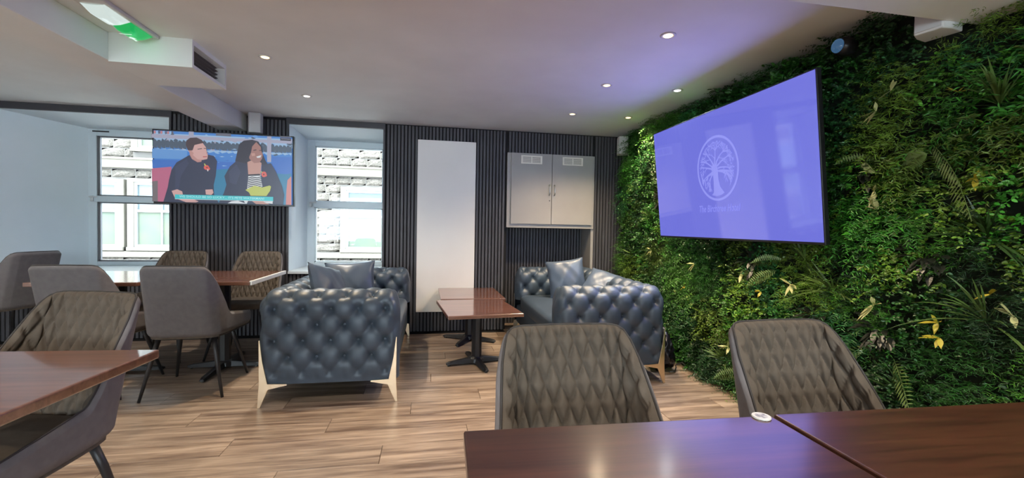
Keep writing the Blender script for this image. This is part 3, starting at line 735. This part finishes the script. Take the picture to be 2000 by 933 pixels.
text("WE SHOULD BE SO LUCKY... IT'S PETE WATERMAN!", mats_tv[names.index('txt')], tv, p1[0]-p0[0], p2[1]-p0[1], (p0[0], -.0175-(K[0]+3)*.00025, p0[1]), (PI/2, 0, 0), 'caption_text', bold=.01)

# ------------------------------------------------------------------ large screen on the plant wall
TLc = Vector((1.963, 3.727, 2.06)); TRc = Vector((1.963, 2.012, 2.06)); BLc = Vector((2.06, 3.727, 1.134))
ex_ = (TRc-TLc).normalized(); ez_ = (TLc-BLc).normalized(); en_ = ex_.cross(ez_).normalized()   # en_ points out of the back of... see below
W2, H2 = (TRc-TLc).length, (TLc-BLc).length
if en_.x > 0: en_ = -en_
tv2 = bpy.data.objects.new('television', None); COL.objects.link(tv2); tv2.empty_display_size = .1
ey_ = -en_   # local +Y goes back into the wall, local -Y faces the room
tv2.matrix_world = Matrix(((ex_.x, ey_.x, ez_.x, BLc.x), (ex_.y, ey_.y, ez_.y, BLc.y), (ex_.z, ey_.z, ez_.z, BLc.z), (0, 0, 0, 1)))
tag(tv2, 'large wall television with a violet-blue screen and pale tree logo', 'television')
MB().box(0, W2, .002, .032, 0, H2).build('frame', M['black_plastic'], tv2, bevel=.003)
MB().box(.008, W2-.008, -.0005, .004, .014, H2-.008).build('screen', mat('violet_screen', (.01, .01, .012), .06, emit=srgb(114, 118, 226), estr=.46, spec=1.0), tv2)
MB().box(.35, W2-.35, .032, .15, .25, .6).build('wall_bracket', M['dark_metal'], tv2)
# logo: ring and tree
LG = MB(); ca, cb_, R_ = .86, .515, .232
ring = []
nn = 72
for (ra, rb) in ((R_, R_-.017),):
    vs = []; 
    for i in range(nn):
        t = 2*PI*i/nn
        for r_ in (ra, rb): vs.append((ca+r_*math.cos(t), -.0012, cb_+r_*math.sin(t)))
    LG.add(vs, [(2*i, 2*((i+1) % nn), 2*((i+1) % nn)+1, 2*i+1) for i in range(nn)])
def lmap(x, y): return (ca+(x-400)/262*R_, cb_-(y-468)/400*R_)
Lk = [0]
def stroke(pts, w0, w1):
    q = [Vector(lmap(*p)) for p in pts]; vs = []; m = len(q); Lk[0] += 1; yy = -.0012-Lk[0]*.0000005
    for i, p in enumerate(q):
        t = (q[min(i+1, m-1)]-q[max(i-1, 0)]); nv = Vector((-t.y, t.x)).normalized(); w_ = (w0+(w1-w0)*i/(m-1))/2
        vs += [(p.x+nv.x*w_, yy, p.y+nv.y*w_), (p.x-nv.x*w_, yy, p.y-nv.y*w_)]
    LG.add(vs, [(2*i, 2*i+1, 2*i+3, 2*i+2) for i in range(m-1)])
trunk = [lmap(*p) for p in [(320, 790), (345, 760), (352, 640), (350, 540), (335, 480), (345, 420), (400, 420), (412, 500), (412, 600), (432, 700), (480, 775), (440, 798), (390, 808), (345, 800)]]
LG.add([(a, -.0013, b) for a, b in trunk], [tuple(range(len(trunk)))])
rg = np.random.default_rng(5)
def branch(x, y, ang, ln, wd, dep):
    pts = [(x, y)]; a = ang
    for i in range(4):
        a += rg.uniform(-.12, .12)+(.10 if math.cos(ang) > .35 else (-.10 if math.cos(ang) < -.35 else 0))
        x += math.cos(a)*ln/4*.78; y += math.sin(a)*ln/4
        if ((x-395)/215)**2+((y-470)/335)**2 > 1: break
        pts.append((x, y))
    if len(pts) > 1: stroke(pts, wd, wd*.6)
    if dep > 0 and len(pts) > 3:
        for d in (-.55, -.15, .3, .6): branch(pts[-1][0], pts[-1][1], a+d+rg.uniform(-.1, .1), ln*.62, wd*.55, dep-1)
        branch(pts[2][0], pts[2][1], a+rg.choice((-.7, .7)), ln*.5, wd*.5, dep-1)
for sx, sy, a, l in ((375, 440, -1.57, 190), (365, 430, -1.95, 190), (390, 430, -1.2, 190), (350, 450, -2.4, 200), (405, 440, -.75, 200), (345, 470, -2.8, 180), (410, 470, -.3, 180), (345, 510, 2.95, 170), (410, 500, .05, 170), (350, 530, 2.6, 120), (411, 505, -.12, 190)):
    branch(sx, sy, a, l, .013, 2)
# crown rim along the inside of the ring and hanging twigs
for i in range(150):
    t = rg.uniform(-PI*1.03, .08); r_ = rg.uniform(.78, 1.0); x = 395+212*r_*math.cos(t); y = 470+333*r_*math.sin(t); a = rg.uniform(0, 6.3)
    stroke([(x, y), (x+14*math.cos(a), y+22*math.sin(a))], .006, .004)
for x0_, y0_, x1_, y1_ in ((190, 500, 205, 640), (205, 560, 215, 660), (235, 590, 240, 700), (250, 600, 285, 545), (285, 545, 350, 525), (412, 505, 470, 500), (470, 500, 520, 540), (520, 540, 575, 610), (560, 540, 590, 600)):
    stroke([(x0_, y0_), ((x0_+x1_)/2+3, (y0_+y1_)/2), (x1_, y1_)], .012, .008)
lgm = emis('logo_tint', srgb(143, 147, 240), 1.0, .1)
LG.build('logo', lgm, tv2)
text('The Birchtree Hotel', emis('logo_lettering', srgb(136, 140, 240), 1.0, .1), tv2, .46, .052, (.625, -.0022, .204), (PI/2, 0, 0), 'logo_text', shear=.28, bold=.012)
# the screen's own light
sld = bpy.data.lights.new('screen_light', 'AREA'); sld.shape = 'RECTANGLE'; sld.size = W2*.97; sld.size_y = H2*.95; sld.energy = 6; sld.color = (.30, .30, 1.0)
slo = bpy.data.objects.new('screen_light', sld); COL.objects.link(slo); slo.parent = tv2; slo.location = (W2/2, -.004, H2/2); slo.rotation_euler = (-PI/2, 0, 0)

# ------------------------------------------------------------------ plant wall
pwall = empty('plant_wall', (2.3, 2.6, 0), label='artificial green plant wall covering the right wall behind the large screen', cat='plant wall')
def world_child(o): o.matrix_parent_inverse = Matrix.Translation((-2.3, -2.6, 0)); return o
YA, YB, ZT = -.6, 5.08, 2.30
o = MB().box(2.30, XR-.002, YA, YB, .01, ZT).build('backing_mat', mat('backing_mat', (.006, .014, .006), .9), pwall); world_child(o)
def sfield(y, z):
    return (.5+.5*np.sin(y*5.1+1.3*np.sin(z*4.3))*np.cos(z*5.7+1.1*np.sin(y*3.7)))*.6+(.5+.5*np.sin(y*13+z*9)*np.sin(z*15-y*7))*.4
def rot_frames(d, nrm):
    d = d/np.linalg.norm(d, axis=1, keepdims=True); s = np.cross(nrm, d); s /= np.linalg.norm(s, axis=1, keepdims=True)+1e-9; n = np.cross(d, s)
    return d, s, n
OV = np.array([(0, 0, 0), (.28, .36, .08), (.72, .30, .04), (1, 0, -.06), (.72, -.30, .04), (.28, -.36, .08)]); OF = [(0, 1, 2, 3), (0, 3, 4, 5)]
LV = np.array([(0, 0, 0), (.3, .5, .05), (.7, .35, 0), (1, 0, -.12), (.7, -.35, 0), (.3, -.5, .05)])
allV, allF, allC = [], [], []; vcount = 0
def put(pos, d, nrm, length, width, colr, T=OV):
    global vcount
    n = len(pos)
    if n == 0: return
    d, s, nn_ = rot_frames(d, nrm)
    V = pos[:, None, :]+d[:, None, :]*(T[None, :, 0:1]*length[:, None, None])+s[:, None, :]*(T[None, :, 1:2]*width[:, None, None])+nn_[:, None, :]*(T[None, :, 2:3]*length[:, None, None])
    V[..., 0] = np.minimum(V[..., 0], 2.33); V[..., 2] = np.clip(V[..., 2], .004, 2.309); V[..., 1] = np.minimum(V[..., 1], 5.085)
    scr = (V[..., 1] > 1.93) & (V[..., 1] < 3.81) & (V[..., 2] > 1.06) & (V[..., 2] < 2.13)
    V[..., 0] = np.where(scr, np.maximum(V[..., 0], 2.125), V[..., 0])
    base = vcount+np.arange(n)[:, None, None]*6; F = base+np.array(OF)[None]
    allV.append(V.reshape(-1, 3)); allF.append(F.reshape(-1, 4)); allC.append(np.repeat(colr, 2, axis=0)); vcount += n*6
# patches of different artificial plants
NP = 170
py_ = RNG.uniform(YA, YB, NP); pz_ = RNG.uniform(0, ZT, NP); pt = RNG.choice(5, NP, p=[.36, .22, .22, .10, .10])
PAL = np.array([(.040, .20, .018), (.028, .15, .018), (.075, .25, .022), (.10, .17, .020), (.022, .095, .022), (.14, .27, .025), (.030, .17, .040)])
pc = PAL[RNG.integers(0, len(PAL), NP)]*RNG.uniform(.5, 1.25, (NP, 1))
def nearest(y, z):
    out = np.empty(len(y), int)
    for i in range(0, len(y), 4000): out[i:i+4000] = np.argmin((y[i:i+4000, None]-py_)**2+(z[i:i+4000, None]-pz_)**2, axis=1)
    return out
NS_ = 15500
sy_ = np.concatenate([RNG.uniform(1.0, YB, int(NS_*.86)), RNG.uniform(YA, 1.0, NS_-int(NS_*.86))]); sy_ = np.where(sy_ > 5.0, RNG.uniform(1, 4.8, NS_), sy_); sz_ = RNG.uniform(.0, ZT, NS_)
pid = nearest(sy_+RNG.normal(0, .05, NS_), sz_+RNG.normal(0, .05, NS_)); typ = pt[pid]; colr0 = pc[pid]*RNG.uniform(.7, 1.3, (NS_, 1))
out = sfield(sy_, sz_)
keep = ~(((sy_ > 4.72) & (sz_ > 2.0)) | ((sy_ > 1.5) & (sy_ < 1.72) & (sz_ > 2.03)))
sy_, sz_, pid, typ, colr0, out = [q_[keep] for q_ in (sy_, sz_, pid, typ, colr0, out)]; NS_ = len(sy_)
base = np.stack([2.30-.145*out*RNG.uniform(.2, 1, NS_), sy_, sz_], 1)
dirs = np.stack([-RNG.uniform(.35, 1.1, NS_), RNG.normal(0, .65, NS_), RNG.normal(.12, .6, NS_)], 1); dirs /= np.linalg.norm(dirs, axis=1, keepdims=True)
def nodes(sel, k, L, droop):
    """points and tangents along sprigs"""
    b = base[sel]; d = dirs[sel]; n = len(b); t = (np.arange(k)+1)/k
    Ls = L*RNG.uniform(.7, 1.3, n)
    P = b[:, None, :]+d[:, None, :]*(t[None, :, None]*Ls[:, None, None]); P[..., 2] -= droop*(t[None, :]**2)*Ls[:, None]
    tg = d[:, None, :].repeat(k, 1).copy(); tg[..., 2] -= 2*droop*t[None, :]
    return P.reshape(-1, 3), tg.reshape(-1, 3), np.repeat(colr0[sel], k, 0), np.tile(t, n)
def rn(n): 
    v = RNG.normal(0, 1, (n, 3)); return v
for T_, k, L, droop, ll, ww, spread in ((0, 6, .10, .3, .024, .018, 1.0), (1, 9, .16, .55, .042, .008, 1.0), (2, 8, .12, .2, .034, .0042, .8), (3, 4, .08, .3, .055, .030, 1.1), (4, 5, .09, .4, .036, .024, 1.0)):
    sel = np.where(typ == T_)[0]
    P, tg, cc, tt = nodes(sel, k, L, droop)
    for sd in (-1, 1):
        up_ = np.array([0, 0, 1.0])+rn(len(P))*.35; side = np.cross(tg, up_); side /= np.linalg.norm(side, axis=1, keepdims=True)+1e-9
        d = tg*.55+side*sd*spread+rn(len(P))*.22
        nr = np.array([-.8, 0, .6])+rn(len(P))*.35
        sc_ = (1-.45*tt)*RNG.uniform(.75, 1.25, len(P))
        dark = .45 if T_ == 4 else (.75 if T_ == 3 else 1)
        put(P, d, nr, ll*sc_, ww*sc_*(1.0 if T_ != 0 else 1.1), cc*dark*RNG.uniform(.75, 1.3, (len(P), 1)), OV if T_ in (0, 3, 4) else LV)
V = np.concatenate(allV); F = np.concatenate(allF); Cc = np.concatenate(allC)
# nothing grows in front of the speaker and the screen
Fc = V.reshape(-1, 6, 3)[:, 0]; 
me = bpy.data.meshes.new('foliage'); me.vertices.add(len(V)); me.vertices.foreach_set('co', V.ravel().astype(np.float32))
me.loops.add(len(F)*4); me.loops.foreach_set('vertex_index', F.ravel().astype(np.int32)); me.polygons.add(len(F))
me.polygons.foreach_set('loop_start', np.arange(0, len(F)*4, 4, dtype=np.int32)); me.polygons.foreach_set('loop_total', np.full(len(F), 4, np.int32)); me.update(calc_edges=True)
at = me.color_attributes.new('leaf_colour', 'FLOAT_COLOR', 'CORNER'); ca_ = np.ones((len(F)*4, 4), np.float32); ca_[:, :3] = np.repeat(Cc.clip(0, 1), 4, 0); at.data.foreach_set('color', ca_.ravel())
lm = mat('leaf', (.05, .15, .03), .36); an = N(lm, 'ShaderNodeAttribute'); an.attribute_name = 'leaf_colour'; lm.node_tree.links.new(an.outputs['Color'], lm.node_tree.nodes['Principled BSDF'].inputs['Base Color'])
o = link('foliage', me, lm, pwall); world_child(o); tag(o, kind='stuff')

def blade_mb(mb, p, d, L, wd, droop, n=6):
    d = Vector(d).normalized(); side = d.cross(Vector((-.5, 0, 1))).normalized(); vs = []; fs = []
    for i in range(n+1):
        t = i/n; c = Vector(p)+d*(L*t)+Vector((0, 0, -droop*L*t*t)); w_ = wd*(.35+1.3*t if t < .5 else 2*(1-t)*1.0+.02)*.5
        c.x = min(c.x, 2.32); c.z = max(c.z, .01)
        vs += [c+side*w_, c+Vector((0, 0, -.15*w_)), c-side*w_]
        if i: a = (i-1)*3; fs += [(a, a+1, a+4, a+3), (a+1, a+2, a+5, a+4)]
    mb.add(vs, fs)
g1 = mat('grass_blade', (.085, .15, .035), .4); g2 = mat('dark_blade', (.035, .08, .02), .4); g3 = mat('pale_leaf', (.50, .50, .22), .45); g4 = mat('yellow_leaf', (.50, .42, .04), .45); g5 = mat('frond_leaf', (.12, .19, .05), .45)
g6 = mat('dark_broad_leaf', (.018, .022, .016), .35)
random.seed(11)
def tuft_(y, z, n, L, m, up=.5, name='grass_tuft', spread=1.0):
    mb = MB()
    for i in range(n):
        a = random.gauss(PI/2, .75*spread); d = (-random.uniform(.25, .8), math.cos(a), math.sin(a)*1.0+up-.5)
        blade_mb(mb, (2.22, y, z), d, L*random.uniform(.6, 1.1), .011, random.uniform(.1, .5))
    world_child(mb.build(name, m, pwall))
for y, z, n, L, m in ((1.42, 1.19, 46, .25, g2), (1.40, 1.72, 26, .28, g1), (2.10, .86, 22, .26, g1), (2.69, .85, 24, .20, g1), (1.41, .85, 18, .30, g1), (2.30, 1.03, 22, .22, g1), (1.70, .42, 20, .24, g2), (3.40, .55, 20, .18, g1), (3.0, .20, 22, .22, g1), (2.5, .12, 22, .22, g1), (4.2, 1.3, 22, .22, g1), (3.95, 1.8, 20, .2, g1), (4.6, .9, 20, .2, g1), (2.35, .5, 18, .22, g2), (.9, 1.3, 24, .25, g1), (.5, .8, 24, .25, g2), (4.5, 1.6, 18, .2, g5)):
    tuft_(y, z, n, L, m)
def lily(y, z, n, L, m, name='pale_leaf_sprig', a0=None):
    mb = MB()
    for i in range(n):
        a = random.uniform(0, 2*PI) if a0 is None else a0+random.gauss(0, .7); d = (-random.uniform(.35, .8), math.cos(a), math.sin(a))
        blade_mb(mb, (2.17, y, z), d, L*random.uniform(.7, 1.15), .024, random.uniform(0, .3), 5)
    world_child(mb.build(name, m, pwall))
for y, z, n, L in ((1.86, 1.81, 5, .075), (1.79, 1.89, 4, .08), (1.855, 1.41, 5, .075), (1.83, 1.32, 4, .07), (2.79, .90, 5, .07), (2.35, .88, 5, .08), (1.83, .85, 5, .085), (3.36, .92, 4, .07), (1.30, .9, 4, .07), (2.9, .35, 5, .08), (3.63, .64, 4, .06), (2.65, .30, 4, .07), (4.1, 1.0, 4, .07)): lily(y, z, n, L, g3)
for y, z, n, L in ((1.438, 1.436, 4, .05), (1.551, .82, 5, .06), (1.54, .755, 4, .06), (1.51, 1.80, 4, .06), (3.5, .72, 4, .05), (2.6, .80, 4, .05), (1.37, .97, 4, .05), (4.3, .62, 5, .06)): lily(y, z, n, L, g4, 'yellow_leaf_sprig')
def frond(y, z, a, L):
    mb = MB(); d = Vector((-.45, math.cos(a), math.sin(a))).normalized(); side = d.cross(Vector((-1, 0, 0))).normalized(); n = 16
    mb.tube([Vector((2.2, y, z))+d*(L*t/6)+Vector((0, 0, -.25*L*(t/6)**2)) for t in range(7)], .0015, 4)
    for i in range(1, n+1):
        t = i/n; c = Vector((2.2, y, z))+d*(L*t)+Vector((0, 0, -.25*L*t*t)); l_ = L*.24*math.sin(PI*min(1, t*.9+.08))
        for s in (-1, 1): blade_mb(mb, c, side*s+d*.5, l_, .011, .1, 2)
    world_child(mb.build('fern_frond', g5, pwall))
for y, z, a, L in ((1.98, 1.60, PI+.3, -.2), (1.86, 1.56, .3, .2), (1.75, 1.50, 2.6, .22), (1.62, 1.60, -2.5, .26), (1.55, 1.5, -2.3, .26), (2.5, .95, -.4, .2), (2.45, 1.02, .1, .2), (1.9, .62, -.8, .24), (1.75, .6, -2.4, .24), (3.2, .3, .6, .2), (3.9, .8, 2, .2), (1.3, .5, -2, .24), (4.4, 1.9, 2, .2), (2.75, .2, -.2, .24)): frond(y, z, a, abs(L))
for y, z in ((1.83, .73), (1.63, 1.10), (2.72, 1.0), (2.2, .72), (4.0, 1.5), (1.95, 1.52)):
    mb = MB()
    for i in range(26):
        a = random.uniform(0, 2*PI); rr_ = random.uniform(0, .08)
        blade_mb(mb, (2.18, y+rr_*math.cos(a), z+rr_*math.sin(a)), (-random.uniform(.4, 1), math.cos(a), math.sin(a)), .06, .035, .3, 3)
    world_child(mb.build('dark_leaf_cluster', g6, pwall))

# ------------------------------------------------------------------ building across the street
FY = 14.0
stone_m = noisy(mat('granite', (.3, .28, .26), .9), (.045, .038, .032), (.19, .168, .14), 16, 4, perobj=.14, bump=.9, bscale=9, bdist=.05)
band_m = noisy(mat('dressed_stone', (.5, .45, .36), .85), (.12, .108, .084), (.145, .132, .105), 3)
bld = empty('granite_building', (-3.5, FY+.4, 0), label='granite building across the street, seen through both windows', cat='building')
def wc_(o): o.matrix_parent_inverse = Matrix.Translation((3.5, -FY-.4, 0)); return o
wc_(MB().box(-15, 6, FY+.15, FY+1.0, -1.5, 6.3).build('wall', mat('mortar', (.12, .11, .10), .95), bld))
wins = [(-9.35, -8.50, .45, 2.22), (-8.10, -6.75, .45, 2.25), (-2.50, -.95, .44, 2.21), (-5.9, -4.6, .45, 2.22), (.4, 1.9, .44, 2.2), (-12, -10.8, .45, 2.2)]
uwins = [(-8.0, -6.8, 3.20, 4.7), (-5.9, -4.6, 3.6, 4.9), (-2.3, -1.0, 4.0, 5.2), (-12, -10.8, 3.4, 4.9), (.4, 1.9, 3.7, 5.0)]
rg = np.random.default_rng(9)
z = -.62; st = []; rest = MB()
stone_cache = []
for k in range(8):
    r8 = np.random.default_rng(k); n = 4; vs = []; fs = []
    for j in range(n+1):
        for i in range(n+1):
            u, v = i/n, j/n; e = min(u, v, 1-u, 1-v); y_ = -.05*min(1, e*6)-(r8.uniform(0, .045) if e > .05 else 0)
            vs.append((u-.5, y_, v-.5))
    fs = [(j*(n+1)+i, j*(n+1)+i+1, (j+1)*(n+1)+i+1, (j+1)*(n+1)+i) for j in range(n) for i in range(n)]
    me_ = bpy.data.meshes.new('stone'); me_.from_pydata(vs, [], fs); me_.materials.append(stone_m); stone_cache.append((me_, vs, fs))
def blocked(a, b, c, d):
    for w4 in wins+uwins:
        if a < w4[1]+.16 and b > w4[0]-.16 and c < w4[3]+.10 and d > w4[2]-.10: return True
    return (c < 2.92 and d > 2.62) or (c < .34 and d > .16)
courses = []
for lo, hi, hh in ((-.62, .16, .26), (.34, 2.62, .253), (2.92, 6.3, .26)):
    n = round((hi-lo)/hh); courses += [(lo+(hi-lo)/n*i, lo+(hi-lo)/n*(i+1)) for i in range(n)]
nst = 0
for c, d in courses:
    x = -13.5+rg.uniform(0, .3)
    edges = sorted([w4[0]-.17 for w4 in wins+uwins if c < w4[3]+.1 and d > w4[2]-.1]+[w4[1]+.17 for w4 in wins+uwins if c < w4[3]+.1 and d > w4[2]-.1])
    while x < 4:
        wdt = rg.uniform(.34, .68); x2 = x+wdt
        for e in edges:
            if x+.04 < e < x2+.15: x2 = e; break
        if not blocked(x+.02, x2-.02, c+.01, d-.01) and x2-x > .1:
            vis = ((-9.6 < x < -6.4) or (-4.2 < x < -1.0)) and d < 4.4
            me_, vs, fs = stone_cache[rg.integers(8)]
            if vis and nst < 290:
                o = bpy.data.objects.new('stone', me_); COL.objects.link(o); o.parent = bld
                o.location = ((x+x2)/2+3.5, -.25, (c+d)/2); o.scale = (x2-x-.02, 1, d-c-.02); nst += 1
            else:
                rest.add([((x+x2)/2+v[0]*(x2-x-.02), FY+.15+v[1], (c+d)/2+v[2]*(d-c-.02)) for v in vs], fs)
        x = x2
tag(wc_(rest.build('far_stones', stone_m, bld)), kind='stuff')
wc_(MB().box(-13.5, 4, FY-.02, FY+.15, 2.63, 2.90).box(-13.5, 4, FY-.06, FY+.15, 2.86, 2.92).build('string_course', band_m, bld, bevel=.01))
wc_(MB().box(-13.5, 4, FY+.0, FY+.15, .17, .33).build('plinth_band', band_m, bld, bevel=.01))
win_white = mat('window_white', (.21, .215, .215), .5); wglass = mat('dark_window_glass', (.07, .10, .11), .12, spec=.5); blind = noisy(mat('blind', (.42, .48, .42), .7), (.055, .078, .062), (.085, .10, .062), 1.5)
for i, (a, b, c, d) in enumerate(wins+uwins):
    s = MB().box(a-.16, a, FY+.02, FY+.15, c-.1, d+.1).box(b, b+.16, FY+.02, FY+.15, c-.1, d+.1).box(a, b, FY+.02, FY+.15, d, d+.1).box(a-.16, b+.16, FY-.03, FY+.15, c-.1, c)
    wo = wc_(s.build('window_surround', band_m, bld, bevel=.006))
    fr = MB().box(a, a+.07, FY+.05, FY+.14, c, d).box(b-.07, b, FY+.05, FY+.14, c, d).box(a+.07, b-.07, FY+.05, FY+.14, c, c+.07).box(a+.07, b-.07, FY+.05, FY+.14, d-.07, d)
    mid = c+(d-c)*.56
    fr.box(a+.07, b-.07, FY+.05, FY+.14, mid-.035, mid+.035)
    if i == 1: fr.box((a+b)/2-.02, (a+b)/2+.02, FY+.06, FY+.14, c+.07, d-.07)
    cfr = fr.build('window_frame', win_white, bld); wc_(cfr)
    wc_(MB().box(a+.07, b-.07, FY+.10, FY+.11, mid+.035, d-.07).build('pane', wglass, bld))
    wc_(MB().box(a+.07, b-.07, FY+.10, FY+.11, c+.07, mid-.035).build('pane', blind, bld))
tag(MB().box(-16, 7, 5.96, FY+.2, -1.0, -.62).build('street', mat('street_paving', (.4, .38, .36), .9)), kind='structure')
